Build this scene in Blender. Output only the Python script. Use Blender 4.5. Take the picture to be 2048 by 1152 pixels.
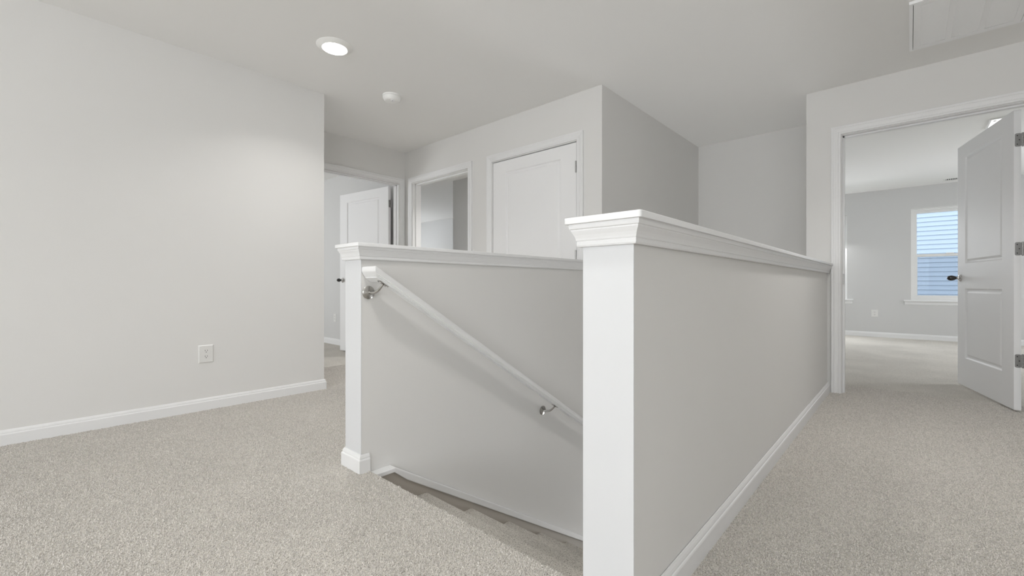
import bpy, bmesh, math, random
from mathutils import Vector, Matrix
for o in list(bpy.data.objects):
    bpy.data.objects.remove(o)
C = bpy.context.scene.collection
SC = bpy.context.scene
random.seed(4)

# ------------------------------------------------------------------ camera
EYE = 0.8552
YAW = math.radians(42.06)
cam = bpy.data.cameras.new('camera')
camo = bpy.data.objects.new('camera', cam)
C.objects.link(camo)
camo.location = (0, 0, EYE)
camo.rotation_euler = (math.pi / 2, 0, YAW)
cam.sensor_width = 36.0
cam.lens = 883.5 / 2048 * 36.0
cam.shift_y = -4.6 / 2048
cam.clip_start = 0.02
SC.camera = camo

# ------------------------------------------------------------------ sky, exposure
w = bpy.data.worlds.new('overcast_sky')
SC.world = w
w.use_nodes = True
bg = w.node_tree.nodes['Background']
bg.inputs['Color'].default_value = (0.93, 0.965, 1.0, 1)
bg.inputs['Strength'].default_value = 4.5
SC.view_settings.view_transform = 'Standard'
SC.view_settings.look = 'None'
SC.view_settings.gamma = 1
SC.view_settings.use_curve_mapping = False
SC.view_settings.exposure = 0.07
SC.cycles.use_denoising = True
SC.cycles.max_bounces = 14
SC.cycles.diffuse_bounces = 8
SC.cycles.sample_clamp_indirect = 6

def area(name, loc, aim, sx, sy, power, col=(1, 1, 1)):
    l = bpy.data.lights.new(name, 'AREA')
    l.shape = 'RECTANGLE'
    l.size, l.size_y = sx, sy
    l.energy = power
    l.color = col
    o = bpy.data.objects.new(name, l)
    C.objects.link(o)
    o.location = loc
    o.rotation_euler = Vector(aim).to_track_quat('-Z', 'Y').to_euler()
    return o

DAY = (0.97, 0.985, 1.0)
# daylight in the loft windows behind the viewer
area('window_and_added_light', (-1.6, -4.78, 1.40), (0, 1, 0), 1.5, 1.5, 37, DAY)
area('window_and_added_light', (0.9, -4.78, 1.40), (0, 1, 0), 1.5, 1.5, 37, DAY)
area('window_and_added_light', (2.48, -2.6, 1.40), (-1, 0, 0), 1.5, 1.5, 10, DAY)  # unseen side window, added for more light on the walls facing it
# daylight in windows of the neighbouring rooms; the last light is added at the stair foot
area('window_and_added_light', (-7.0, -0.72, 1.40), (0, 1, 0), 1.5, 1.4, 40, DAY)
area('window_and_added_light', (-9.68, 5.45, 1.40), (1, 0, 0), 1.5, 1.4, 1.5, DAY)
area('window_and_added_light', (2.93, 7.4, 1.35), (-1, 0, -0.9), 1.5, 1.4, 30, DAY)
area('window_and_added_light', (-1.268, 9.74, 1.36), (0, -1, -0.9), 0.8, 1.36, 40, DAY)
area('window_and_added_light', (-1.25, 5.17, -1.75), (0, -1, 0.25), 0.9, 1.4, 52, DAY)  # no window here, added to lift the stairwell walls and far ceiling

# ------------------------------------------------------------------ materials
def mat(name, col, rough=0.6, metal=0.0, spec=0.5, bump=0.0, bscale=120.0, var=0.0, vscale=1.2, emit=None, estr=0):
    m = bpy.data.materials.new(name)
    m.use_nodes = True
    nt = m.node_tree
    b = nt.nodes['Principled BSDF']
    b.inputs['Base Color'].default_value = (*col, 1)
    b.inputs['Roughness'].default_value = rough
    b.inputs['Metallic'].default_value = metal
    b.inputs['Specular IOR Level'].default_value = spec
    tc = nt.nodes.new('ShaderNodeTexCoord')
    if bump:
        n = nt.nodes.new('ShaderNodeTexNoise')
        n.inputs['Scale'].default_value = bscale
        n.inputs['Detail'].default_value = 3
        bp = nt.nodes.new('ShaderNodeBump')
        bp.inputs['Strength'].default_value = bump
        bp.inputs['Distance'].default_value = 0.002
        nt.links.new(tc.outputs['Object'], n.inputs['Vector'])
        nt.links.new(n.outputs['Fac'], bp.inputs['Height'])
        nt.links.new(bp.outputs['Normal'], b.inputs['Normal'])
    if var:
        n2 = nt.nodes.new('ShaderNodeTexNoise')
        n2.inputs['Scale'].default_value = vscale
        n2.inputs['Detail'].default_value = 4
        rp = nt.nodes.new('ShaderNodeMapRange')
        rp.inputs['To Min'].default_value = 1 - var
        rp.inputs['To Max'].default_value = 1 + var
        mx = nt.nodes.new('ShaderNodeMix')
        mx.data_type = 'RGBA'
        mx.blend_type = 'MULTIPLY'
        mx.inputs['Factor'].default_value = 1
        mx.inputs['A'].default_value = (*col, 1)
        nt.links.new(tc.outputs['Object'], n2.inputs['Vector'])
        nt.links.new(n2.outputs['Fac'], rp.inputs['Value'])
        nt.links.new(rp.outputs['Result'], mx.inputs['B'])
        nt.links.new(mx.outputs['Result'], b.inputs['Base Color'])
    if emit:
        b.inputs['Emission Color'].default_value = (*emit, 1)
        b.inputs['Emission Strength'].default_value = estr
    return m

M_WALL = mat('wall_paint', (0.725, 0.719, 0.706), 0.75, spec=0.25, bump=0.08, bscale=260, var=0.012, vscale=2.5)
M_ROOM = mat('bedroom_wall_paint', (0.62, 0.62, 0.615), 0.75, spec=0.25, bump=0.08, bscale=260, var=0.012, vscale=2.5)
M_CEIL = mat('ceiling_paint', (0.86, 0.857, 0.848), 0.9, spec=0.1, bump=0.1, bscale=300)
M_TRIM = mat('trim_paint', (0.79, 0.792, 0.795), 0.38, spec=0.4, bump=0.05, bscale=60, var=0.012, vscale=6)
M_DOOR = mat('door_paint', (0.835, 0.835, 0.84), 0.48, spec=0.3, bump=0.05, bscale=90)
M_POST = mat('post_paint', (0.68, 0.688, 0.70), 0.5, spec=0.35, bump=0.14, bscale=24, var=0.015, vscale=9)
M_SKIRT = mat('stair_skirt_shade', (0.42, 0.385, 0.34), 0.6, bump=0.05)  # wall paint darkened to taupe, shade below the cap put into the colour
M_PLAST = mat('white_plastic', (0.74, 0.735, 0.72), 0.35)
M_WHITE = mat('bright_white_plastic', (0.90, 0.90, 0.885), 0.35)
M_DARK = mat('dark_slot', (0.015, 0.014, 0.013), 0.6)
M_DUCT = mat('duct_shade', (0.35, 0.35, 0.35), 0.8)
M_VENT = mat('vent_enamel', (0.92, 0.925, 0.935), 0.4)
M_NICKEL = mat('brushed_nickel', (0.50, 0.49, 0.47), 0.26, metal=1.0, bump=0.04, bscale=300)
M_HINGE = mat('hinge_steel', (0.42, 0.415, 0.41), 0.38, metal=1.0, bump=0.05, bscale=300)
M_KNOB = mat('dark_knob', (0.022, 0.02, 0.018), 0.16, spec=0.6)
M_CHROME = mat('chrome', (0.62, 0.61, 0.60), 0.12, metal=1.0)
M_LENS = mat('lit_lens', (0.9, 0.9, 0.88), 0.4, emit=(1.0, 0.97, 0.93), estr=14)
M_DIFF = mat('lit_diffuser', (0.9, 0.9, 0.9), 0.4, emit=(1.0, 0.99, 0.97), estr=1.5)
M_VINYL = mat('white_vinyl', (0.80, 0.80, 0.79), 0.4)
M_SIDE = mat('pale_blue_siding', (0.200, 0.245, 0.31), 0.55, bump=0.06, bscale=40, var=0.03, vscale=1.5)
M_GRASS = mat('lawn', (0.10, 0.14, 0.06), 0.9, var=0.3, vscale=6)

def glass_mat():
    m = bpy.data.materials.new('window_glass')
    m.use_nodes = True
    nt = m.node_tree
    nt.nodes.remove(nt.nodes['Principled BSDF'])
    out = nt.nodes['Material Output']
    tr = nt.nodes.new('ShaderNodeBsdfTransparent')
    tr.inputs['Color'].default_value = (0.95, 0.97, 0.98, 1)
    gl = nt.nodes.new('ShaderNodeBsdfGlossy')
    gl.inputs['Roughness'].default_value = 0.02
    fr = nt.nodes.new('ShaderNodeFresnel')
    fr.inputs['IOR'].default_value = 1.08
    mx = nt.nodes.new('ShaderNodeMixShader')
    nt.links.new(fr.outputs[0], mx.inputs[0])
    nt.links.new(tr.outputs[0], mx.inputs[1])
    nt.links.new(gl.outputs[0], mx.inputs[2])
    nt.links.new(mx.outputs[0], out.inputs['Surface'])
    return m
M_GLASS = glass_mat()

def screen_mat():
    m = bpy.data.materials.new('insect_screen_mesh')
    m.use_nodes = True
    nt = m.node_tree
    nt.nodes.remove(nt.nodes['Principled BSDF'])
    out = nt.nodes['Material Output']
    tr = nt.nodes.new('ShaderNodeBsdfTransparent')
    df = nt.nodes.new('ShaderNodeBsdfDiffuse')
    df.inputs['Color'].default_value = (0.18, 0.22, 0.28, 1)
    mx = nt.nodes.new('ShaderNodeMixShader')
    mx.inputs[0].default_value = 0.22
    nt.links.new(tr.outputs[0], mx.inputs[1])
    nt.links.new(df.outputs[0], mx.inputs[2])
    nt.links.new(mx.outputs[0], out.inputs['Surface'])
    return m
M_SCREEN = screen_mat()

def carpet_mat(name, lo, hi):
    m = bpy.data.materials.new(name)
    m.use_nodes = True
    nt = m.node_tree
    b = nt.nodes['Principled BSDF']
    b.inputs['Roughness'].default_value = 0.95
    b.inputs['Specular IOR Level'].default_value = 0.05
    tc = nt.nodes.new('ShaderNodeTexCoord')
    n = nt.nodes.new('ShaderNodeTexNoise')
    n.inputs['Scale'].default_value = 230
    n.inputs['Detail'].default_value = 2.0
    n.inputs['Roughness'].default_value = 0.6
    n.inputs['Distortion'].default_value = 0.8
    nt.links.new(tc.outputs['Object'], n.inputs['Vector'])
    cr = nt.nodes.new('ShaderNodeValToRGB')
    e = cr.color_ramp.elements
    e[0].position, e[0].color = 0.33, (*lo, 1)
    e[1].position, e[1].color = 0.52, (*hi, 1)
    nt.links.new(n.outputs['Fac'], cr.inputs['Fac'])
    n2 = nt.nodes.new('ShaderNodeTexNoise')
    n2.inputs['Scale'].default_value = 2.2
    n2.inputs['Detail'].default_value = 5
    nt.links.new(tc.outputs['Object'], n2.inputs['Vector'])
    rp = nt.nodes.new('ShaderNodeMapRange')
    rp.inputs['From Min'].default_value = 0.3
    rp.inputs['From Max'].default_value = 0.7
    rp.inputs['To Min'].default_value = 0.91
    rp.inputs['To Max'].default_value = 1.07
    nt.links.new(n2.outputs['Fac'], rp.inputs['Value'])
    mx = nt.nodes.new('ShaderNodeMix')
    mx.data_type = 'RGBA'
    mx.blend_type = 'MULTIPLY'
    mx.inputs['Factor'].default_value = 1
    nt.links.new(cr.outputs['Color'], mx.inputs['A'])
    nt.links.new(rp.outputs['Result'], mx.inputs['B'])
    nt.links.new(mx.outputs['Result'], b.inputs['Base Color'])
    bp = nt.nodes.new('ShaderNodeBump')
    bp.inputs['Strength'].default_value = 0.7
    bp.inputs['Distance'].default_value = 0.006
    nt.links.new(n.outputs['Fac'], bp.inputs['Height'])
    nt.links.new(bp.outputs['Normal'], b.inputs['Normal'])
    return m
M_PILE = mat('carpet_yarn', (0.67, 0.641, 0.603), 0.95, spec=0.05, var=0.10, vscale=2.2)
_nt = M_PILE.node_tree
_oi = _nt.nodes.new('ShaderNodeObjectInfo')
_mr = _nt.nodes.new('ShaderNodeMapRange')
_mr.inputs['To Min'].default_value = 0.74
_mr.inputs['To Max'].default_value = 1.14
_mm = _nt.nodes.new('ShaderNodeMix')
_mm.data_type = 'RGBA'
_mm.blend_type = 'MULTIPLY'
_mm.inputs['Factor'].default_value = 1
_src = _nt.nodes['Principled BSDF'].inputs['Base Color'].links[0].from_socket
_nt.links.new(_oi.outputs['Random'], _mr.inputs['Value'])
_nt.links.new(_src, _mm.inputs['A'])
_nt.links.new(_mr.outputs['Result'], _mm.inputs['B'])
_nt.links.new(_mm.outputs['Result'], _nt.nodes['Principled BSDF'].inputs['Base Color'])
M_CARPET = carpet_mat('frieze_carpet', (0.27, 0.25, 0.22), (0.68, 0.65, 0.60))

# ------------------------------------------------------------------ helpers
def link(name, verts, faces, m, parent=None, smooth=False):
    me = bpy.data.meshes.new(name)
    me.from_pydata([tuple(v) for v in verts], [], faces)
    bm = bmesh.new()
    bm.from_mesh(me)
    bmesh.ops.recalc_face_normals(bm, faces=bm.faces[:])
    bm.to_mesh(me)
    bm.free()
    if smooth:
        for p in me.polygons:
            p.use_smooth = True
        try:
            me.set_sharp_from_angle(angle=math.radians(38))
        except Exception:
            pass
    me.materials.append(m)
    o = bpy.data.objects.new(name, me)
    C.objects.link(o)
    if parent:
        o.parent = parent
    return o

class MB:
    """collects vertices and faces for ONE mesh object"""
    def __init__(self):
        self.v, self.f = [], []
    def add(self, vs, fs):
        k = len(self.v)
        self.v += [tuple(v) for v in vs]
        self.f += [tuple(i + k for i in f) for f in fs]
        return self
    def box(self, x0, x1, y0, y1, z0, z1):
        return self.add([(x0, y0, z0), (x1, y0, z0), (x1, y1, z0), (x0, y1, z0), (x0, y0, z1), (x1, y0, z1), (x1, y1, z1), (x0, y1, z1)],
                        [(0, 3, 2, 1), (4, 5, 6, 7), (0, 1, 5, 4), (1, 2, 6, 5), (2, 3, 7, 6), (3, 0, 4, 7)])
    def bbox(self, x0, x1, y0, y1, z0, z1, r=0.003, seg=2):
        bm = bmesh.new()
        bmesh.ops.create_cube(bm, size=1)
        for v in bm.verts:
            v.co = Vector(((x0 + x1) / 2 + v.co.x * (x1 - x0), (y0 + y1) / 2 + v.co.y * (y1 - y0), (z0 + z1) / 2 + v.co.z * (z1 - z0)))
        bmesh.ops.bevel(bm, geom=bm.edges[:], offset=r, segments=seg, affect='EDGES', profile=0.5)
        bm.verts.index_update()
        self.add([v.co[:] for v in bm.verts], [[v.index for v in f.verts] for f in bm.faces])
        bm.free()
        return self
    def sweep(self, prof, path, cap=True):
        """prof: (a,b) list; path: (point, u, v) frames"""
        n = len(prof)
        vs, fs = [], []
        for p, u, v in path:
            for a, b in prof:
                vs.append(Vector(p) + Vector(u) * a + Vector(v) * b)
        for i in range(len(path) - 1):
            for j in range(n):
                k = (j + 1) % n
                fs.append((i * n + j, i * n + k, (i + 1) * n + k, (i + 1) * n + j))
        if cap:
            fs.append(tuple(range(n)))
            fs.append(tuple((len(path) - 1) * n + j for j in range(n)))
        return self.add(vs, fs)
    def lathe(self, prof, origin, axis, seg=24):
        """prof: (radius, along axis)"""
        ax = Vector(axis).normalized()
        a = ax.orthogonal().normalized()
        b = ax.cross(a)
        vs, fs = [], []
        for r, h in prof:
            for i in range(seg):
                t = 2 * math.pi * i / seg
                vs.append(Vector(origin) + ax * h + (a * math.cos(t) + b * math.sin(t)) * r)
        m = len(prof)
        for i in range(m - 1):
            for j in range(seg):
                k = (j + 1) % seg
                fs.append((i * seg + j, i * seg + k, (i + 1) * seg + k, (i + 1) * seg + j))
        if prof[0][0] > 1e-5:
            fs.append(tuple(range(seg)))
        if prof[-1][0] > 1e-5:
            fs.append(tuple((m - 1) * seg + j for j in range(seg)))
        return self.add(vs, fs)
    def tube(self, pts, r, seg=10):
        pts = [Vector(p) for p in pts]
        vs, fs = [], []
        up = Vector((0.3, 0.2, 1)).normalized()
        for i, p in enumerate(pts):
            d = (pts[min(i + 1, len(pts) - 1)] - pts[max(i - 1, 0)]).normalized()
            a = d.cross(up).normalized()
            b = d.cross(a)
            rr = r[i] if isinstance(r, (list, tuple)) else r
            for j in range(seg):
                t = 2 * math.pi * j / seg
                vs.append(p + (a * math.cos(t) + b * math.sin(t)) * rr)
        for i in range(len(pts) - 1):
            for j in range(seg):
                k = (j + 1) % seg
                fs.append((i * seg + j, i * seg + k, (i + 1) * seg + k, (i + 1) * seg + j))
        fs.append(tuple(range(seg)))
        fs.append(tuple((len(pts) - 1) * seg + j for j in range(seg)))
        return self.add(vs, fs)
    def build(self, name, m, parent=None, smooth=False):
        return link(name, self.v, self.f, m, parent, smooth)

def tag(o, label, cat, group=None, kind=None):
    o['label'] = label
    o['category'] = cat
    if group:
        o['group'] = group
    if kind:
        o['kind'] = kind
    return o
def empty(name, loc, rz=0.0):
    o = bpy.data.objects.new(name, None)
    o.empty_display_size = 0.1
    C.objects.link(o)
    o.location = loc
    o.rotation_euler = (0, 0, rz)
    return o
def copy_tree(o, parent=None):
    c = o.copy()
    C.objects.link(c)
    if parent:
        c.parent = parent
    for ch in o.children:
        copy_tree(ch, c)
    return c
def struct(o, label, cat):
    return tag(o, label, cat, kind='structure')

# ------------------------------------------------------------------ plan (metres)
H = 2.44
T = 0.115
XL, YL = -3.604, 1.6725          # long left wall and where it stops
XE = -4.4726                     # end wall of the side hall
YN = 3.056                       # wall with the closet door
XC = -1.804                      # wall above the stairs
YB = 5.184                       # wall over the foot of the stairs
YD, XD = 4.35, -0.641            # wall with the bedroom door
XR = 2.40                        # hall's right wall
YS = -4.70                       # loft window wall
Y9 = 9.55                        # bedroom window wall
AX0, AX1, AYF, AZ = -2.006, -1.862, 1.034, 1.050     # half wall beside the handrail
BX0, BX1, BYF, BZ = -0.638, -0.494, 0.984, 1.031     # near half wall
LAND = 1.084                     # landing edge
RISE, RUN, NSTEP = 0.195, 0.3085, 13
ZL = -2.75
DH = 2.05                        # door head

# ------------------------------------------------------------------ floor and ceiling
b = MB()
fl = [(-9.8, AX0, -4.85, 9.7), (BX1, 3.1, -4.85, 9.7), (AX0, BX1, -4.85, LAND - 0.02), (AX0, BX1, YB, 9.7)]
for x0, x1, y0, y1 in fl:
    b.box(x0, x1, y0, y1, -0.22, 0)
floor = struct(b.build('floor', M_CARPET), 'beige frieze carpet floor of the landing and rooms', 'floor')
def pile(name, rects, parent, dens, seed, z=0.0):
    b = MB()
    for x0, x1, y0, y1 in rects:
        b.add([(x0, y0, z), (x1, y0, z), (x1, y1, z), (x0, y1, z)], [(0, 1, 2, 3)])
    o = b.build(name, M_PILE, parent)
    g = bpy.data.node_groups.new('pile_tufts', 'GeometryNodeTree')
    g.interface.new_socket('Geometry', in_out='INPUT', socket_type='NodeSocketGeometry')
    g.interface.new_socket('Geometry', in_out='OUTPUT', socket_type='NodeSocketGeometry')
    N, L = g.nodes.new, g.links.new
    gi, go = N('NodeGroupInput'), N('NodeGroupOutput')
    dp = N('GeometryNodeDistributePointsOnFaces')
    dp.inputs['Density'].default_value = dens
    dp.inputs['Seed'].default_value = seed
    L(gi.outputs[0], dp.inputs['Mesh'])
    cone = N('GeometryNodeMeshCone')
    cone.fill_type = 'TRIANGLE_FAN'
    cone.inputs['Vertices'].default_value = 5
    cone.inputs['Side Segments'].default_value = 3
    cone.inputs['Radius Top'].default_value = 0.0013
    cone.inputs['Radius Bottom'].default_value = 0.0018
    cone.inputs['Depth'].default_value = 0.0082
    ssm = N('GeometryNodeSetShadeSmooth')
    L(cone.outputs['Mesh'], ssm.inputs[0])
    sm_ = N('GeometryNodeSetMaterial')
    sm_.inputs['Material'].default_value = M_PILE
    L(ssm.outputs[0], sm_.inputs['Geometry'])
    rv = N('FunctionNodeRandomValue')
    rv.data_type = 'FLOAT_VECTOR'
    rv.inputs[0].default_value = (-0.8, -0.8, 0)
    rv.inputs[1].default_value = (0.8, 0.8, 6.28)
    rs = N('FunctionNodeRandomValue')
    rs.inputs[2].default_value = 0.75
    rs.inputs[3].default_value = 1.2
    ip = N('GeometryNodeInstanceOnPoints')
    L(dp.outputs['Points'], ip.inputs['Points'])
    L(sm_.outputs[0], ip.inputs['Instance'])
    L(rv.outputs[0], ip.inputs['Rotation'])
    L(rs.outputs[1], ip.inputs['Scale'])
    L(ip.outputs[0], go.inputs[0])
    md = o.modifiers.new('tufts', 'NODES')
    md.node_group = g
    o['kind'] = 'stuff'
    return o
pile('carpet_pile', [(-3.59, AX0 - 0.014, -0.6, 3.04), (-4.55, -3.59, 1.69, 3.04), (AX0 - 0.014, -0.47, -0.15, LAND - 0.013), (-0.478, 0.62, 0.6, 4.75)], floor, 46000, 1, -0.004)
b = MB()
b.box(-9.8, 3.1, -4.85, 9.7, H, H + 0.15)
struct(b.build('ceiling', M_CEIL), 'flat off-white painted ceiling over the landing', 'ceiling')

# ------------------------------------------------------------------ walls
def wall(name, label, boxes, m=M_WALL):
    b = MB()
    for q in boxes:
        b.box(*q)
    return struct(b.build(name, m), label, 'wall')

# left side
wall('wall_left', 'long plain greige wall at the left with an outlet low down',
     [(XL - T, XL, YS - T, YL, 0, H), (XE - T, XL - T, YL - T, YL, 0, H)])
D1 = (2.005, 2.97)               # end-hall door opening in y
wall('wall_hall_end', 'short wall at the end of the side hall around the left doorway',
     [(XE - T, XE, YL, D1[0], 0, H), (XE - T, XE, D1[1], YN, 0, H), (XE - T, XE, D1[0], D1[1], DH, H)])
D2 = (-4.325, -3.365)              # open doorway in the closet wall
D3 = (-3.012, -2.040)            # closet door
wall('wall_closet', 'greige wall holding the cased opening and the closed closet door',
     [(XE - T, D2[0], YN, YN + T, 0, H), (D2[1], D3[0], YN, YN + T, 0, H), (D3[1], XC, YN, YN + T, 0, H),
      (D2[0], D2[1], YN, YN + T, DH, H), (D3[0], D3[1], YN, YN + T, DH, H)])
wall('wall_stairwell_side', 'plain shaded wall above the stairs turning back from the closet wall',
     [(XC - T, XC, YN + T, YB + T, 0.0, H)])
wall('wall_stairwell_back', 'plain greige wall over the foot of the stairs',
     [(XC, XD + T, YB, YB + T, ZL, H)])
D4 = (-0.405, 0.580)             # bedroom door
wall('wall_hall_north', 'greige wall around the open bedroom doorway at the right',
     [(XD, D4[0], YD, YD + T, 0, H), (D4[1], XR + T, YD, YD + T, 0, H), (D4[0], D4[1], YD, YD + T, DH, H),
      (XD, XD + T, YD + T, YB, 0, H)])
wall('wall_right', 'plain wall along the right side of the hall beside the viewer', [(XR, XR + T, YS - T, -3.35, 0, H), (XR, XR + T, -1.85, YD, 0, H), (XR, XR + T, -3.35, -1.85, 0, 0.65), (XR, XR + T, -3.35, -1.85, 2.15, H)])
wall('wall_loft_south', 'loft wall with two windows behind the viewer',
     [(XL - T, -2.35, YS - T, YS, 0, H), (-0.85, 0.15, YS - T, YS, 0, H), (1.65, XR + T, YS - T, YS, 0, H),
      (-2.35, -0.85, YS - T, YS, 0, 0.65), (0.15, 1.65, YS - T, YS, 0, 0.65),
      (-2.35, -0.85, YS - T, YS, 2.15, H), (0.15, 1.65, YS - T, YS, 2.15, H)])
# shaft below the landing
wall('wall_shaft_left', 'lower stairwell wall under the handrail half wall', [(AX0 + 0.0015, AX1 - 0.0015, LAND - 0.3, YB + T, ZL, -0.22), (AX0 + 0.0015, AX1, YN, YB + T, -0.22, 0)])
wall('wall_shaft_right', 'lower stairwell wall under the near half wall', [(BX0 + 0.0015, BX1 - 0.0015, LAND - 0.3, YB + T, ZL, -0.22), (BX0 + 0.0015, BX1, YD, YB + T, -0.22, 0)])
wall('wall_shaft_front', 'lower stairwell wall under the landing edge', [(AX0, BX1, LAND - 0.44, LAND - 0.32, ZL, -0.22)])
wall('wall_shaft_back', 'lower stairwell wall at the foot of the stairs', [(AX1, BX0, YB, YB + T, ZL, 0)])
struct(MB().box(AX0, BX1, LAND - 0.44, YB + T, ZL - 0.1, ZL).build('floor_lower', M_CARPET), 'carpet floor at the foot of the stairs', 'floor')
# left bedroom, middle room
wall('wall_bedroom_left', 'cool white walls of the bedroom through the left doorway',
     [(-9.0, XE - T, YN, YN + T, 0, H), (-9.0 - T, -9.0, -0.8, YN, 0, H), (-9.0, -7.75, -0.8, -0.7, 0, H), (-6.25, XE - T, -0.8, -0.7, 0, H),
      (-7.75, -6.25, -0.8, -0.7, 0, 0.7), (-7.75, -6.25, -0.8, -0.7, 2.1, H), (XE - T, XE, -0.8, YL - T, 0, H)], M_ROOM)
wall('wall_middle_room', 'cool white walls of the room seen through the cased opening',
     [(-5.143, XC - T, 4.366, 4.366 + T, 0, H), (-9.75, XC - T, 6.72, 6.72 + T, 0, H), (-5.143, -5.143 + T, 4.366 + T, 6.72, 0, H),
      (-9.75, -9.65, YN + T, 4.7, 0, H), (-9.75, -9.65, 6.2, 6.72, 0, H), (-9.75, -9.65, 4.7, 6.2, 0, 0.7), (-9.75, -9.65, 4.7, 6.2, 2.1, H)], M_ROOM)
# right bedroom
WX0, WX1, WZ0, WZ1 = 0.004, 0.90, 0.626, 2.083
V0, V1 = -1.72, -0.815
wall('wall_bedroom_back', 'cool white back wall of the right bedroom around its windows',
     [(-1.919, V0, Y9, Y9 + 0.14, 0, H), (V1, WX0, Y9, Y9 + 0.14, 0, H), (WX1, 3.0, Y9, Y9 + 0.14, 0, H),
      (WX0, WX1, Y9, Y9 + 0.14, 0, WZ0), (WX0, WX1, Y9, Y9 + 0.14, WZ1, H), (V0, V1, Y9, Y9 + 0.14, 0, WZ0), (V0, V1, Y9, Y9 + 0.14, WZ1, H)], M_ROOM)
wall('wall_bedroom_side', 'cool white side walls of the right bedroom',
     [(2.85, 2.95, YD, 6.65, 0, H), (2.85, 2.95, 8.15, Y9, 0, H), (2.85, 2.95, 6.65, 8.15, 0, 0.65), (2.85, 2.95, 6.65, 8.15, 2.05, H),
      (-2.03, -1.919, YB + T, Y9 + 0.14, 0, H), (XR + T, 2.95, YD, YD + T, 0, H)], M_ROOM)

# ------------------------------------------------------------------ half walls
CROWN = [(0.0, 0.0), (0.010, 0.0), (0.012, 0.004), (0.012, 0.012), (0.0105, 0.0145), (0.0125, 0.0165), (0.0135, 0.022), (0.0165, 0.030), (0.0205, 0.037),
         (0.0225, 0.041), (0.0225, 0.044), (0.0255, 0.046), (0.0265, 0.052), (0.0265, 0.059), (0.0, 0.059)]
BASE = [(0, 0), (0.014, 0), (0.014, 0.058), (0.0125, 0.062), (0.0095, 0.064), (0.0095, 0.069), (0.0075, 0.076), (0.004, 0.083), (0, 0.083)]
PLATE_T, OVER = 0.0165, 0.036

def ring_path(x0, x1, yf, ye_l, ye_r, z):
    return [((x0, ye_l, z), (-1, 0, 0), (0, 0, 1)), ((x0, yf, z), (-1, -1, 0), (0, 0, 1)), ((x1, yf, z), (1, -1, 0), (0, 0, 1)), ((x1, ye_r, z), (1, 0, 0), (0, 0, 1))]

def half_wall(name, label, x0, x1, yf, ye, ztop, base_right, base_left, groove=0.0):
    zc = ztop - PLATE_T
    post = 0.004
    cb = MB().box(x0 + 0.0015, x1 - 0.0015, yf + post, ye - groove, -0.22, zc)
    if groove:  # end slot cut in to deepen the corner shade beside the casing
        cb.box(x0 + 0.0015, x1 - 0.055, ye - groove, ye, -0.22, zc)
    core = cb.build(name, M_WALL)
    struct(core, label, 'half wall')
    p = MB().bbox(x0, x1, yf, yf + post, 0.0, zc - 0.001, 0.0015, 2).build('end_board', M_POST, core)
    p['label'] = 'bright white painted end board'
    pl = MB()
    bm = bmesh.new()
    bmesh.ops.create_cube(bm, size=1)
    X0, X1, Y0, Y1 = x0 - OVER, x1 + OVER, yf - OVER, ye
    for v in bm.verts:
        v.co = Vector(((X0 + X1) / 2 + v.co.x * (X1 - X0), (Y0 + Y1) / 2 + v.co.y * (Y1 - Y0), zc + (v.co.z + 0.5) * PLATE_T))
    vert = [e for e in bm.edges if abs(e.verts[0].co.z - e.verts[1].co.z) > 0.01 and e.verts[0].co.y < yf]
    bmesh.ops.bevel(bm, geom=vert, offset=0.007, segments=4, affect='EDGES', profile=0.5)
    top = [e for e in bm.edges if min(v.co.z for v in e.verts) > ztop - 1e-4 and not all(v.co.y > ye - 1e-4 for v in e.verts)]
    bmesh.ops.bevel(bm, geom=top, offset=0.003, segments=3, affect='EDGES', profile=0.5)
    bm.verts.index_update()
    pl.add([v.co[:] for v in bm.verts], [[v.index for v in f.verts] for f in bm.faces])
    bm.free()
    pl.build('cap', M_TRIM, core, True)['label'] = 'flat white cap board'
    MB().sweep(CROWN, ring_path(x0, x1, yf, ye, ye, zc - 0.0585)).build('cap_moulding', M_TRIM, core)['label'] = 'white crown moulding under the cap'
    MB().sweep(BASE, ring_path(x0, x1, yf, base_left, base_right, 0)).build('base_moulding', M_TRIM, core)['label'] = 'white baseboard wrapping the foot'
    return core

half_wall('wall_half_stair', 'short half wall with white cap behind the stairs, carrying the handrail', AX0, AX1, AYF, YN, AZ, AYF + 0.040, YN)
half_wall('wall_half_hall', 'near half wall with white cap along the hall, its bright end board foremost', BX0, BX1, BYF, YD, BZ, YD - 0.002, LAND - 0.02, 0.05)

# ------------------------------------------------------------------ baseboards
def run(points, name, label, z=0.0):
    """points: (x, y, ux, uy) along a wall, u pointing into the room"""
    b = MB()
    b.sweep(BASE, [((x, y, z), (ux, uy, 0), (0, 0, 1)) for x, y, ux, uy in points])
    return struct(b.build(name, M_TRIM), label, 'baseboard')
run([(XL, YS, 1, 0), (XL, YL, 1, 1), (XE, YL, 0, 1)], 'baseboard_left', 'white baseboard along the long left wall, wrapping its corner')
run([(D2[1] + 0.067, YN, 0, -1), (D3[0] - 0.067, YN, 0, -1)], 'baseboard_closet', 'white baseboard between the cased opening and the closet door')
run([(-9.0, YN, 0, -1), (XE - T, YN, 0, -1)], 'baseboard_bedroom_left', 'white baseboard in the room through the left doorway')
run([(-1.919, Y9, 0, -1), (2.85, Y9, 0, -1)], 'baseboard_bedroom_back', 'white baseboard under the bedroom window')
run([(XR, YS, -1, 0), (XR, YD, -1, 0)], 'baseboard_right', 'white baseboard along the hall right wall')

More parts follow.
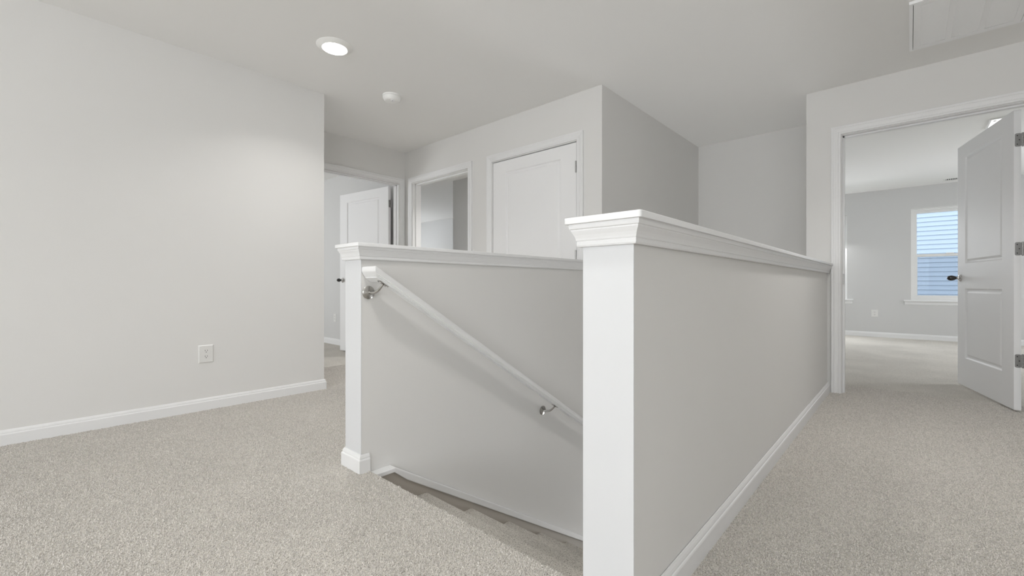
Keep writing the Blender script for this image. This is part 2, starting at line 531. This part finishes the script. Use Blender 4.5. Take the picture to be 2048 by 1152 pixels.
# ------------------------------------------------------------------ doors
CAS = [(0.005, 0.0), (0.005, 0.009), (0.009, 0.0115), (0.018, 0.0115), (0.021, 0.0095), (0.024, 0.0115), (0.034, 0.013), (0.044, 0.0165), (0.050, 0.0165),
       (0.053, 0.0145), (0.056, 0.0165), (0.064, 0.0175), (0.068, 0.016), (0.068, 0.0)]

def casing(a0, a1, head, axis, plane, out, parent, sides=(True, True)):
    """a0..a1 opening along axis ('x' or 'y'); plane coordinate of wall face; out = +-1 normal direction"""
    def P(a, z):
        return (a, plane, z) if axis == 'x' else (plane, a, z)
    def U(da, dz):
        return (da, 0, dz) if axis == 'x' else (0, da, dz)
    n = (0, out, 0) if axis == 'x' else (out, 0, 0)
    b = MB()
    b.sweep(CAS, [(P(a0, 0), U(-1, 0), n), (P(a0, head), U(-1, 1), n), (P(a1, head), U(1, 1), n), (P(a1, 0), U(1, 0), n)])
    return b.build('casing', M_TRIM, parent)

def jamb(a0, a1, head, axis, p0, p1, parent, stop):
    """liner of the opening through the wall thickness, with a stop strip"""
    t = 0.004
    b = MB()
    def bx(a, a2, q, q2, z, z2):
        (b.box(a, a2, q, q2, z, z2) if axis == 'x' else b.box(q, q2, a, a2, z, z2))
    bx(a0 - 0.001, a0 + t, p0, p1, 0, head)
    bx(a1 - t, a1 + 0.001, p0, p1, 0, head)
    bx(a0 - 0.001, a1 + 0.001, p0, p1, head - t, head + 0.001)
    s0, s1 = stop
    bx(a0 + t, a0 + t + 0.011, s0, s1, 0, head - t)
    bx(a1 - t - 0.011, a1 - t, s0, s1, 0, head - t)
    bx(a0 + t, a1 - t, s0, s1, head - t - 0.011, head - t)
    return b.build('jamb', M_TRIM, parent)

def leaf_mesh(W, Hh, th, panels):
    """slab in x 0..W, y 0..th, z 0..Hh with moulded recessed panels on both faces"""
    b = MB()
    rings = [(0.0, 0.0), (0.009, 0.0105), (0.020, 0.0115), (0.036, 0.0035)]
    for side in (0, 1):
        y0 = 0.0 if side == 0 else th
        sg = 1 if side == 0 else -1
        px0, px1 = panels[0][0], panels[0][2]
        zs = [0.0]
        for p in panels:
            zs += [p[1], p[3]]
        zs.append(Hh)
        def q(x0, x1, z0, z1):
            b.add([(x0, y0, z0), (x1, y0, z0), (x1, y0, z1), (x0, y0, z1)], [(0, 1, 2, 3)])
        for i in range(len(zs) - 1):
            q(0, px0, zs[i], zs[i + 1])
            q(px1, W, zs[i], zs[i + 1])
            if i % 2 == 0:
                q(px0, px1, zs[i], zs[i + 1])
        for x0, z0, x1, z1 in panels:
            prev = None
            for ins, dep in rings:
                r = [(x0 + ins, y0 + sg * dep, z0 + ins), (x1 - ins, y0 + sg * dep, z0 + ins), (x1 - ins, y0 + sg * dep, z1 - ins), (x0 + ins, y0 + sg * dep, z1 - ins)]
                if prev:
                    b.add(prev + r, [(0, 1, 5, 4), (1, 2, 6, 5), (2, 3, 7, 6), (3, 0, 4, 7)])
                prev = r
            b.add(prev, [(0, 1, 2, 3)])
    b.add([(0, 0, 0), (W, 0, 0), (W, th, 0), (0, th, 0), (0, 0, Hh), (W, 0, Hh), (W, th, Hh), (0, th, Hh)],
          [(0, 1, 2, 3), (4, 5, 6, 7), (0, 3, 7, 4), (1, 2, 6, 5)])
    bm = bmesh.new()
    me = bpy.data.meshes.new('leaf')
    me.from_pydata(b.v, [], b.f)
    bm.from_mesh(me)
    bmesh.ops.remove_doubles(bm, verts=bm.verts[:], dist=1e-5)
    bm.verts.index_update()
    out = MB()
    out.add([v.co[:] for v in bm.verts], [[v.index for v in f.verts] for f in bm.faces])
    bm.free()
    bpy.data.meshes.remove(me)
    return out

PAN = [(0.165, 0.235, 0.80, 0.815), (0.165, 1.024, 0.80, 1.918)]
LW, LH, LT = 0.952, 2.025, 0.035

def knob(parent, x, z, th, front_only=False):
    """an egg knob on both faces of a leaf lying in local x/z; leaf thickness along +y"""
    for s in ((-1,) if front_only else (-1, 1)):
        y = 0.0 if s < 0 else th
        r = MB().lathe([(0.031, 0), (0.031, 0.004), (0.026, 0.010), (0.015, 0.013), (0.012, 0.020), (0.012, 0.028)], (x, y, z), (0, s, 0), 24).build('knob_rose', M_CHROME, parent, True)
        r['label'] = 'chrome rose'
        k = MB()
        k.lathe([(0.011, 0.026), (0.013, 0.032), (0.019, 0.042), (0.0225, 0.054), (0.022, 0.066), (0.017, 0.078), (0.009, 0.085), (0.0, 0.0865)], (x, y, z), (0, s, 0), 24)
        kk = k.build('knob', M_KNOB, parent, True)
        kk['label'] = 'dark egg-shaped knob'

def hinge_plate(parent, ycen, x, z, knuckle_xy, m=M_HINGE):
    """hinge leaf screwed to the hinge edge (plane x=const) plus barrel"""
    b = MB()
    hh, ww, r = 0.0445, 0.015, 0.008
    pts = []
    for cxs, czs, a0 in ((1, 1, 0), (-1, 1, 90), (-1, -1, 180), (1, -1, 270)):
        for k in range(5):
            a = math.radians(a0 + k * 22.5)
            pts.append((ycen + cxs * (ww - r) + r * math.cos(a), z + czs * (hh - r) + r * math.sin(a)))
    n = len(pts)
    vs = [(x - 0.0025, p, q) for p, q in pts] + [(x + 0.001, p, q) for p, q in pts]
    b.add(vs, [tuple(range(n)), tuple(range(n, 2 * n))] + [(i, (i + 1) % n, n + (i + 1) % n, n + i) for i in range(n)])
    kx, ky = knuckle_xy
    for i in range(5):
        z0 = z - hh + i * 0.0178
        b.lathe([(0.0055, 0.0004), (0.0066, 0.001), (0.0066, 0.0168), (0.0055, 0.0174)], (kx, ky, z0), (0, 0, 1), 12)
    b.lathe([(0.0, -0.004), (0.004, -0.003), (0.005, 0.0)], (kx, ky, z - hh), (0, 0, 1), 10)
    b.lathe([(0.005, 0.0), (0.004, 0.003), (0.0, 0.004)], (kx, ky, z + hh), (0, 0, 1), 10)
    h = b.build('hinge', m, parent)
    for dz in (-0.029, 0.0, 0.029):
        MB().lathe([(0.0035, 0), (0.003, 0.0012), (0.0, 0.0015)], (x - 0.0025, ycen + (0.004 if dz else -0.006), z + dz), (-1, 0, 0), 8).build('screw', M_DARK, h)
    return h

HZ = (0.332, 1.088, 1.822)
# --- door_1: left bedroom door, hinged at the right jamb, swung into its room
d = empty('door_1', (0, 0, 0))
struct(d, 'white two-panel door standing open in the leftmost doorway', 'door')
casing(D1[0], D1[1], DH, 'y', XE, 1, d)
casing(D1[0], D1[1], DH, 'y', XE - T, -1, d)
jamb(D1[0], D1[1], DH, 'y', XE - T, XE, d, (XE - T + 0.038, XE - T + 0.072))
ang1 = math.radians(180 + 7.5)
lf = leaf_mesh(LW, LH, LT, PAN).build('leaf', M_DOOR, d)
lf.location = (XE - T - 0.026, D1[1] - 0.022, 0.012)
lf.rotation_euler = (0, 0, ang1)
# leaf y axis points to -y of the room after the turn: flip so the slab sits on the visible side
knob(lf, LW - 0.062, 0.915, LT)
for z in HZ:
    hinge_plate(lf, LT / 2, 0.0, z, (-0.010, LT * 0.15))

# --- door_2: cased opening without a leaf
d = empty('door_2', (0, 0, 0))
struct(d, 'white cased doorway without a door next to the hall corner', 'doorway')
casing(D2[0], D2[1], DH, 'x', YN, -1, d)
casing(D2[0], D2[1], DH, 'x', YN + T, 1, d)
jamb(D2[0], D2[1], DH, 'x', YN, YN + T, d, (YN + 0.040, YN + 0.075))

# --- door_3: closed closet door
d = empty('door_3', (0, 0, 0))
struct(d, 'closed white two-panel closet door in the closet wall', 'door')
casing(D3[0], D3[1], DH, 'x', YN, -1, d)
jamb(D3[0], D3[1], DH, 'x', YN, YN + T, d, (YN + 0.042, YN + 0.077))
lf = leaf_mesh(0.957, LH, LT, PAN).build('leaf', M_DOOR, d)
lf.location = (D3[0] + 0.0075, YN + 0.003, 0.013)
knob(lf, 0.062, 0.915, LT, True)
for z in HZ:
    h = MB()
    kx = 0.957 + 0.0015
    for i in range(5):
        h.lathe([(0.006, 0.0004), (0.0072, 0.001), (0.0072, 0.0182), (0.006, 0.0190)], (kx, -0.0065, z - 0.0475 + i * 0.0192), (0, 0, 1), 12)
    h.box(kx - 0.0012, kx + 0.0012, -0.005, 0.012, z - 0.0475, z + 0.0475)
    h.build('hinge', M_HINGE, lf)

# --- door_4: right bedroom door, hinged right, swung in
d = empty('door_4', (0, 0, 0))
struct(d, 'white two-panel door standing open into the right bedroom', 'door')
casing(D4[0], D4[1], DH, 'x', YD, -1, d)
casing(D4[0], D4[1], DH, 'x', YD + T, 1, d)
jamb(D4[0], D4[1], DH, 'x', YD, YD + T, d, (YD + 0.040, YD + 0.075))
lf = leaf_mesh(LW, LH, LT, PAN).build('leaf', M_DOOR, d)
# local x runs from hinge edge to latch edge; visible face is local y = LT
ang4 = math.atan2(0.93, -0.216)
lf.location = (0.5525, 4.500, 0.016)
lf.rotation_euler = (0, 0, ang4)
knob(lf, LW - 0.062, 0.905, LT)
for z in HZ:
    hinge_plate(lf, LT / 2 - 0.002, 0.0, z, (-0.001, -0.0075))
MB().box(0.549, 0.557, YD + 0.02, YD + 0.10, 0.87, 0.95).build('strike_plate', M_HINGE, d).location = (-0.9495, 0.0, 0.0)

# ------------------------------------------------------------------ stairs
st = empty('staircase', (0, 0, 0))
tag(st, 'carpeted stairs going down between the two half walls', 'staircase')
SX0, SX1 = AX1 + 0.041, BX0 - 0.004
def step_mesh(k):
    """carpet wrapped tread with a rounded nose, plus the riser below it"""
    yn, zt = 1.078 + k * RUN, -k * RISE + 0.004
    back = yn - RUN - 0.001
    pr = []
    r = 0.023
    pr.append((back if k else yn - 0.30, zt))
    for i in range(9):
        a = math.radians(90 - i * 22.5)
        pr.append((yn - r + r * math.cos(a), zt - r + r * math.sin(a)))
    pr += [(yn - 0.030, zt - 2 * r - 0.006), (yn - 0.030, zt - RISE), (back if k else yn - 0.30, zt - RISE)]
    b = MB()
    b.sweep(pr, [((SX0, 0, 0), (0, 1, 0), (0, 0, 1)), ((SX1, 0, 0), (0, 1, 0), (0, 0, 1))])
    return b
for k in range(0, NSTEP + 1):
    s = step_mesh(k)
    if k == 0:
        s = MB()
        r = 0.017
        pr = [(LAND - 0.021, 0.0005)]
        for i in range(9):
            a = math.radians(90 - i * 22.5)
            pr.append((LAND - r + r * math.cos(a), 0.0005 - r + r * math.sin(a)))
        pr += [(LAND - 0.030, -0.042), (LAND - 0.030, -RISE), (LAND - 0.10, -RISE), (LAND - 0.10, -0.03), (LAND - 0.021, -0.03)]
        s.sweep(pr, [((AX1 + 0.016, 0, 0), (0, 1, 0), (0, 0, 1)), ((SX1, 0, 0), (0, 1, 0), (0, 0, 1))])
    s.build('landing_nosing' if k == 0 else 'step', M_CARPET, st, True)
# skirt board and its white cap along the handrail side
SL = RISE / RUN
def skz(y):
    return -0.008 - 0.6225 * (y - 1.186)
y1, y2 = 1.075, YB - 0.02
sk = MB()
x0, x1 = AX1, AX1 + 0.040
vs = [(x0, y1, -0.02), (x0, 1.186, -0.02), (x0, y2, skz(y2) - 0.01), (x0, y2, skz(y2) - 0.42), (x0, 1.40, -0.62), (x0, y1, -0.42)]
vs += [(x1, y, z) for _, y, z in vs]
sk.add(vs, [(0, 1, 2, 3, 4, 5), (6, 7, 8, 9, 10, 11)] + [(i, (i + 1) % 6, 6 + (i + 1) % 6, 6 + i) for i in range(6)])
sk.build('skirt_board', M_SKIRT, st)['label'] = 'skirt board, its shade put into a taupe colour'
cp = MB()
prof = [(0, -0.020), (0.047, -0.020), (0.049, -0.018), (0.049, -0.002), (0.047, 0.0), (0, 0.0)]
cp.sweep(prof, [((AX1, AYF + 0.041, skz(1.186)), (1, 0, 0), (0, 0, 1)), ((AX1, 1.186, skz(1.186)), (1, 0, 0), (0, 0.3, 1)), ((AX1, 1.25, skz(1.25)), (1, 0, 0), (0, 0, 1.9)), ((AX1, y2, skz(y2)), (1, 0, 0), (0, 0, 1.9))])
cp.build('skirt_cap', M_TRIM, st)['label'] = 'thin white cap strip on the skirt board'

# ------------------------------------------------------------------ handrail
hr = empty('handrail', (AX1, 1.06, 0.9))
tag(hr, 'white wooden handrail sloping down the stairs on the half wall', 'handrail')
inv = Vector((-AX1, -1.06, -0.9))
RSL = 0.6275
cs = 1 / math.sqrt(1 + RSL * RSL)
d2 = Vector((0, cs, -RSL * cs))
nrm = Vector((0, RSL * cs, cs))
XRL = -1.775
# (width offset from the wall side, height across the slope)
half = [(0.0150, 0.0), (0.0150, 0.0040), (0.0195, 0.0048), (0.0205, 0.0078), (0.0250, 0.0090), (0.0262, 0.0120), (0.0305, 0.0138), (0.0315, 0.0170), (0.0315, 0.0275),
        (0.0302, 0.0330), (0.0260, 0.0376), (0.0180, 0.0408), (0.0080, 0.0420)]
RH = 0.0422
PR = half + [(-a, h) for a, h in reversed(half)]
top0 = Vector((XRL, 1.062, 0.936))
org = top0 - nrm * RH
n = len(PR)
vs = []
miter = []
for a, h in PR:
    p = org + Vector((a, 0, 0)) + nrm * h
    s = ((1.070 - a) - p.y) / d2.y       # miter plane y + (x - XRL) = const
    miter.append(p + d2 * s)
vs += [Vector((AX1 + 0.0005, m.y, m.z)) for m in miter] + miter
end = [org + Vector((a, 0, 0)) + nrm * h + d2 * 4.55 for a, h in PR]
vs += end
fs = [(i * n + j, i * n + (j + 1) % n, (i + 1) * n + (j + 1) % n, (i + 1) * n + j) for i in range(2) for j in range(n)]
fs += [tuple(range(n)), tuple(2 * n + j for j in range(n))]
r = link('rail', [v + inv for v in vs], fs, M_TRIM, hr, True)
def bracket(y, zr):
    """rose on the wall, curved arm, saddle under the rail"""
    yb = y
    s = (y - top0.y) / d2.y
    under = org + d2 * s
    ur = Vector((XRL, under.y, under.z))
    rose = MB().lathe([(0.0, 0.0), (0.031, 0.0), (0.031, 0.003), (0.027, 0.0065), (0.014, 0.009), (0.010, 0.012), (0.0, 0.012)], Vector((AX1, y - 0.046, zr)) + inv, (1, 0, 0), 28).build('bracket_rose', M_NICKEL, hr, True)
    p0 = Vector((AX1 + 0.008, y - 0.046, zr))
    p3 = ur + Vector((0, 0, -0.003))
    pts = []
    for i in range(13):
        t = i / 12
        q1 = p0 + Vector((0.045, 0.012, -0.006))
        q2 = p3 + Vector((-0.026, -0.010, -0.030))
        pts.append(p0 * (1 - t) ** 3 + q1 * 3 * t * (1 - t) ** 2 + q2 * 3 * t * t * (1 - t) + p3 * t ** 3)
    MB().tube([p + inv for p in pts], [0.0072 - 0.0016 * i / 12 for i in range(13)], 12).build('bracket_arm', M_NICKEL, hr, True)
    sd = MB()
    pf = [(-0.011, 0.0), (0.011, 0.0), (0.011, -0.003), (-0.011, -0.003)]
    sd.sweep(pf, [(ur - d2 * 0.026 + inv, (1, 0, 0), nrm), (ur + d2 * 0.026 + inv, (1, 0, 0), nrm)])
    for q in (-0.018, 0.018):
        sd.lathe([(0.004, 0.0), (0.003, 0.0025), (0, 0.003)], ur + d2 * q - nrm * 0.003 + inv, -nrm, 8)
    sd.build('bracket_saddle', M_NICKEL, hr)
    nut = MB().lathe([(0.006, 0), (0.0055, 0.004), (0.0, 0.005)], Vector((AX1 + 0.012, y - 0.046, zr)) + inv, (1, 0, 0), 6).build('bracket_screw', M_CHROME, hr)
for y in (1.118, 2.420, 3.75):
    zz = top0.z - RSL * (y - top0.y)
    bracket(y, zz - 0.077)

# ------------------------------------------------------------------ outlets
def outlet(loc, nrm_rz, label, w=0.088, h=0.122, group=None):
    """plate lies in local x/z, facing local -y"""
    o = empty('wall_outlet', loc, nrm_rz)
    tag(o, label, 'outlet')
    p = MB()
    a, c = w / 2, h / 2
    vs = [(-a, 0, -c), (a, 0, -c), (a, 0, c), (-a, 0, c), (-a, -0.002, -c), (a, -0.002, -c), (a, -0.002, c), (-a, -0.002, c),
          (-a + 0.005, -0.006, -c + 0.005), (a - 0.005, -0.006, -c + 0.005), (a - 0.005, -0.006, c - 0.005), (-a + 0.005, -0.006, c - 0.005)]
    p.add(vs, [(0, 1, 2, 3), (8, 9, 10, 11)] + [(i, (i + 1) % 4, 4 + (i + 1) % 4, 4 + i) for i in range(4)] + [(4 + i, 4 + (i + 1) % 4, 8 + (i + 1) % 4, 8 + i) for i in range(4)])
    p.build('cover_plate', M_PLAST, o)
    for s in (1, -1):
        zc = s * 0.0195
        pts = []
        for i in range(28):
            t = 2 * math.pi * i / 28
            pts.append((0.0172 * math.cos(t), max(-0.0135, min(0.0135, 0.0172 * math.sin(t)))))
        m = len(pts)
        q = MB()
        q.add([(x, -0.0055, zc + z) for x, z in pts] + [(x, -0.0075, zc + z) for x, z in pts], [tuple(range(m)), tuple(range(m, 2 * m))] + [(i, (i + 1) % m, m + (i + 1) % m, m + i) for i in range(m)])
        rc = q.build('receptacle', M_PLAST, o)
        k = MB()
        for dx in (-0.0065, 0.0065):
            k.box(dx - 0.0013, dx + 0.0013, -0.0079, -0.0070, zc + 0.0005, zc + 0.0085)
        k.lathe([(0.0028, 0.0), (0.0028, 0.0005)], (0, -0.0074, zc - 0.0065), (0, -1, 0), 12)
        k.build('slots', M_DARK, rc)
    MB().lathe([(0.003, 0.0), (0.0025, 0.001), (0, 0.0012)], (0, -0.006, 0), (0, -1, 0), 10).build('screw', M_PLAST, o)
    return o
outlet((XL, 0.847, 0.386), math.pi / 2, 'white duplex outlet low on the long left wall')
outlet((-6.232, YN, 0.389), 0, 'small white outlet in the room through the leftmost doorway', 0.078, 0.12)
outlet((-0.446, Y9, 0.392), 0, 'white outlet on the bedroom back wall left of the window', 0.092, 0.118)

# ------------------------------------------------------------------ ceiling fixtures
lt = empty('recessed_light', (-2.832, 1.386, H))
tag(lt, 'round lit recessed light in the landing ceiling', 'ceiling light')
MB().lathe([(0.114, 0.0), (0.114, -0.002), (0.110, -0.0045), (0.098, -0.009), (0.086, -0.0165), (0.080, -0.0185), (0.0775, -0.017), (0.0775, 0.0), (0.114, 0.0)], (0, 0, 0), (0, 0, 1), 56).build('trim_ring', M_WHITE, lt, True)
MB().lathe([(0.0, -0.0178), (0.060, -0.0176), (0.0778, -0.0165), (0.0778, -0.012), (0, -0.012)], (0, 0, 0), (0, 0, 1), 48).build('lens', M_LENS, lt)
def can_glow(loc, power):
    l = bpy.data.lights.new('lamp_glow', 'AREA')
    l.shape = 'DISK'
    l.size = 0.15
    l.energy = power
    l.color = (1.0, 0.985, 0.965)
    l.spread = math.radians(125)
    o = bpy.data.objects.new('lamp_glow', l)
    C.objects.link(o)
    o.location = loc
can_glow((-2.832, 1.386, H - 0.022), 5.5)
for x, y, pw, lb in ((-1.1, 0.5, 6, 'round lit recessed light in the ceiling above the head of the stairs'), (0.05, 2.9, 8, 'round lit recessed light in the hall ceiling beside the near half wall'), (-3.3, 3.75, 22, 'unseen recessed light added in the passage ceiling beyond the cased opening')):  # the passage light is added to brighten its dark wall
    lt2 = copy_tree(lt)
    lt2.location = (x, y, H)
    lt2['label'] = lb
    can_glow((x, y, H - 0.022), pw)

sm = empty('smoke_detector', (-3.215, 2.065, H))
tag(sm, 'round white smoke detector on the ceiling', 'smoke detector')
MB().lathe([(0.076, 0.0), (0.076, -0.0105), (0.074, -0.0125), (0.066, -0.0125)], (0, 0, 0), (0, 0, 1), 40).build('base', M_WHITE, sm, True)
MB().lathe([(0.066, -0.0120), (0.066, -0.0145)], (0, 0, 0), (0, 0, 1), 40).build('vent_groove', M_DUCT, sm, True)
MB().lathe([(0.066, -0.0142), (0.0735, -0.0142), (0.0735, -0.0185), (0.070, -0.028), (0.064, -0.040), (0.058, -0.046), (0.046, -0.0485), (0.0, -0.0495)], (0, 0, 0), (0, 0, 1), 40).build('cover', M_WHITE, sm, True)
bt = MB().lathe([(0.017, -0.0470), (0.017, -0.0515), (0.014, -0.053), (0.0, -0.053)], (0.030, -0.012, 0), (0, 0, 1), 20).build('test_button', M_VENT, sm, True)
MB().bbox(0.024, 0.036, -0.0145, -0.0095, -0.0536, -0.0525, 0.0004, 1).build('indicator', M_DUCT, sm)

# return air grille
gx0, gx1, gy0, gy1 = -0.006, 0.503, 3.322, 3.985
gr = empty('return_air_grille', ((gx0 + gx1) / 2, (gy0 + gy1) / 2, H))
tag(gr, 'large white louvered return air grille on the hall ceiling', 'air grille')
ox, oy = (gx0 + gx1) / 2, (gy0 + gy1) / 2
def frame(b, x0, x1, y0, y1, w, z0, z1):
    b.box(x0, x1, y0, y0 + w, z0, z1)
    b.box(x0, x1, y1 - w, y1, z0, z1)
    b.box(x0, x0 + w, y0 + w, y1 - w, z0, z1)
    b.box(x1 - w, x1, y0 + w, y1 - w, z0, z1)
b = MB()
frame(b, gx0 - ox, gx1 - ox, gy0 - oy, gy1 - oy, 0.016, -0.016, 0)
b.build('frame', M_VENT, gr)
b = MB()
ix0, ix1, iy0, iy1 = gx0 + 0.0185 - ox, gx1 - 0.0185 - ox, gy0 + 0.0185 - oy, gy1 - 0.0185 - oy
frame(b, ix0, ix1, iy0, iy1, 0.032, -0.017, -0.002)
cols = []
cw = (ix1 - ix0 - 0.064 - 2 * 0.026) / 3
xx = ix0 + 0.032
for i in range(3):
    cols.append((xx, xx + cw))
    if i < 2:
        b.box(xx + cw, xx + cw + 0.026, iy0 + 0.032, iy1 - 0.032, -0.017, -0.002)
    xx += cw + 0.026
dr = b.build('grille_door', M_VENT, gr)
MB().box(gx0 - ox + 0.004, gx1 - ox - 0.004, gy0 - oy + 0.004, gy1 - oy - 0.004, -0.0018, -0.0002).build('backing', M_DUCT, gr)
for x0, x1 in cols:
    b = MB()
    y = iy0 + 0.034
    while y < iy1 - 0.036:
        b.add([(x0, y + 0.0150, -0.0165), (x1, y + 0.0150, -0.0165), (x1, y, -0.0050), (x0, y, -0.0050),
               (x0, y + 0.0162, -0.0168), (x1, y + 0.0162, -0.0168), (x1, y + 0.0012, -0.0053), (x0, y + 0.0012, -0.0053)],
              [(0, 1, 2, 3), (4, 5, 6, 7), (0, 1, 5, 4), (2, 3, 7, 6), (0, 3, 7, 4), (1, 2, 6, 5)])
        y += 0.0185
    o = b.build('louvers', M_VENT, dr)
    o['kind'] = 'stuff'

# bedroom ceiling register and ceiling light
rg = empty('ceiling_register', (0.53, 9.23, H))
tag(rg, 'small white slotted air register on the bedroom ceiling above the window', 'air register')
b = MB()
frame(b, -0.165, 0.165, -0.085, 0.085, 0.022, -0.008, 0)
b.build('frame', M_VINYL, rg)
MB().box(-0.145, 0.145, -0.065, 0.065, -0.0012, -0.0002).build('backing', M_DARK, rg)
b = MB()
for i in range(13):
    x = -0.138 + i * 0.0225
    b.add([(x, -0.064, -0.007), (x, 0.064, -0.007), (x + 0.009, 0.064, -0.0015), (x + 0.009, -0.064, -0.0015),
           (x + 0.0012, -0.064, -0.0073), (x + 0.0012, 0.064, -0.0073), (x + 0.0102, 0.064, -0.0018), (x + 0.0102, -0.064, -0.0018)],
          [(0, 1, 2, 3), (4, 5, 6, 7), (0, 1, 5, 4), (2, 3, 7, 6), (0, 3, 7, 4), (1, 2, 6, 5)])
b.build('fins', M_VINYL, rg)['kind'] = 'stuff'
fx = empty('ceiling_light', (0.655, 6.345, H))
tag(fx, 'small rectangular lit flush ceiling light in the bedroom above the open door', 'ceiling light')
b = MB()
frame(b, -0.095, 0.095, -0.185, 0.185, 0.014, -0.012, 0)
b.build('frame', M_WHITE, fx)
MB().bbox(-0.078, 0.078, -0.166, 0.166, -0.010, -0.001, 0.003).build('diffuser', M_DIFF, fx)
for sx, sy in ((-1, -1), (1, -1), (1, 1), (-1, 1)):
    MB().lathe([(0.012, -0.010), (0.012, -0.016), (0.0, -0.018)], (sx * 0.058, sy * 0.13, 0), (0, 0, 1), 12).build('fixing_nut', M_HINGE, fx)

# ------------------------------------------------------------------ bedroom window
def window(name, label, x0, x1, z0, z1, yw, dep, detail=True):
    o = empty(name, ((x0 + x1) / 2, yw, z0))
    struct(o, label, 'window')
    ox, oy, oz = (x0 + x1) / 2, yw, z0
    a, hgt = (x1 - x0) / 2, z1 - z0
    b = MB()
    def fr(b, xa, xb, za, zb, w, ya, yb, wb=None):
        wb = wb or w
        b.box(xa, xb, ya, yb, za, za + wb)
        b.box(xa, xb, ya, yb, zb - w, zb)
        b.box(xa, xa + w, ya, yb, za + wb, zb - w)
        b.box(xb - w, xb, ya, yb, za + wb, zb - w)
    fr(b, -a, a, 0, hgt, 0.036, dep - 0.085, dep)
    b.build('window_frame', M_VINYL, o)
    mid = hgt * 0.487
    up = MB()
    fr(up, -a + 0.036, a - 0.036, mid - 0.02, hgt - 0.036, 0.034, dep - 0.040, dep - 0.012)
    u = up.build('upper_sash', M_VINYL, o)
    MB().box(-a + 0.066, a - 0.066, dep - 0.028, dep - 0.024, mid + 0.010, hgt - 0.066).build('pane', M_GLASS, u)
    lo = MB()
    fr(lo, -a + 0.036, a - 0.036, 0.036, mid + 0.022, 0.040, dep - 0.076, dep - 0.044)
    l = lo.build('lower_sash', M_VINYL, o)
    MB().box(-a + 0.072, a - 0.072, dep - 0.062, dep - 0.058, 0.072, mid - 0.014).build('pane', M_GLASS, l)
    MB().bbox(-0.045, 0.045, dep - 0.100, dep - 0.070, mid + 0.022, mid + 0.034, 0.004).build('sash_lock', M_VINYL, l)
    sc = MB().box(-a + 0.036, a - 0.036, dep - 0.010, dep - 0.008, 0.036, mid).build('insect_screen', M_SCREEN, o)
    s = MB()
    s.bbox(-a - 0.085, a + 0.085, -0.045, 0.0, -0.024, 0.0, 0.005)
    s.box(-a, a, -0.002, dep - 0.085, -0.024, 0.001)
    s.build('window_sill', M_TRIM, o)
    ap = MB()
    ap.sweep([(0, -0.024), (-0.016, -0.024), (-0.016, -0.032), (-0.012, -0.040), (-0.012, -0.062), (-0.007, -0.075), (0, -0.08)],
             [((-a - 0.075, 0, 0), (0, 1, 0), (0, 0, 1)), ((a + 0.075, 0, 0), (0, 1, 0), (0, 0, 1))])
    ap.build('apron', M_TRIM, o)
    lin = MB()
    lin.box(-a, -a + 0.004, -0.001, dep - 0.085, 0, hgt)
    lin.box(a - 0.004, a, -0.001, dep - 0.085, 0, hgt)
    lin.box(-a, a, -0.001, dep - 0.085, hgt - 0.004, hgt)
    lin.build('reveal', M_VINYL, o)
    return o
window('window_1', 'white vinyl double-hung window in the right bedroom looking onto blue siding', WX0, WX1, WZ0, WZ1, Y9, 0.14)
window('window_2', 'second white bedroom window farther left, only its edge showing past the door jamb', V0, V1, WZ0, WZ1, Y9, 0.14)

# ------------------------------------------------------------------ neighbour's house outside the window
nb = empty('neighboring_house', (1.0, 14.0, -3.0))
tag(nb, 'neighboring house wall of pale blue lap siding seen through the bedroom window', 'house')
MB().box(-6, 7, 0.02, 0.25, 0, 8.4).build('wall_sheathing', M_SIDE, nb)
LAP = 0.1045
prof = [(0.02, 0.0), (-0.019, 0.0), (-0.020, 0.004), (-0.002, LAP + 0.006), (0.02, LAP + 0.006)]
proto = None
for i in range(80):
    if proto is None:
        b = MB()
        b.sweep(prof, [((-6, 0, 0), (0, 1, 0), (0, 0, 1)), ((7, 0, 0), (0, 1, 0), (0, 0, 1))])
        proto = b.build('siding_board', M_SIDE, nb)
    else:
        c = proto.copy()
        C.objects.link(c)
        c.location = (0, 0, i * LAP)
g = MB().box(-14, 16, Y9 + 0.14, 16, -3.2, -3.0).build('ground', M_GRASS)
struct(g, 'lawn between the two houses', 'ground')
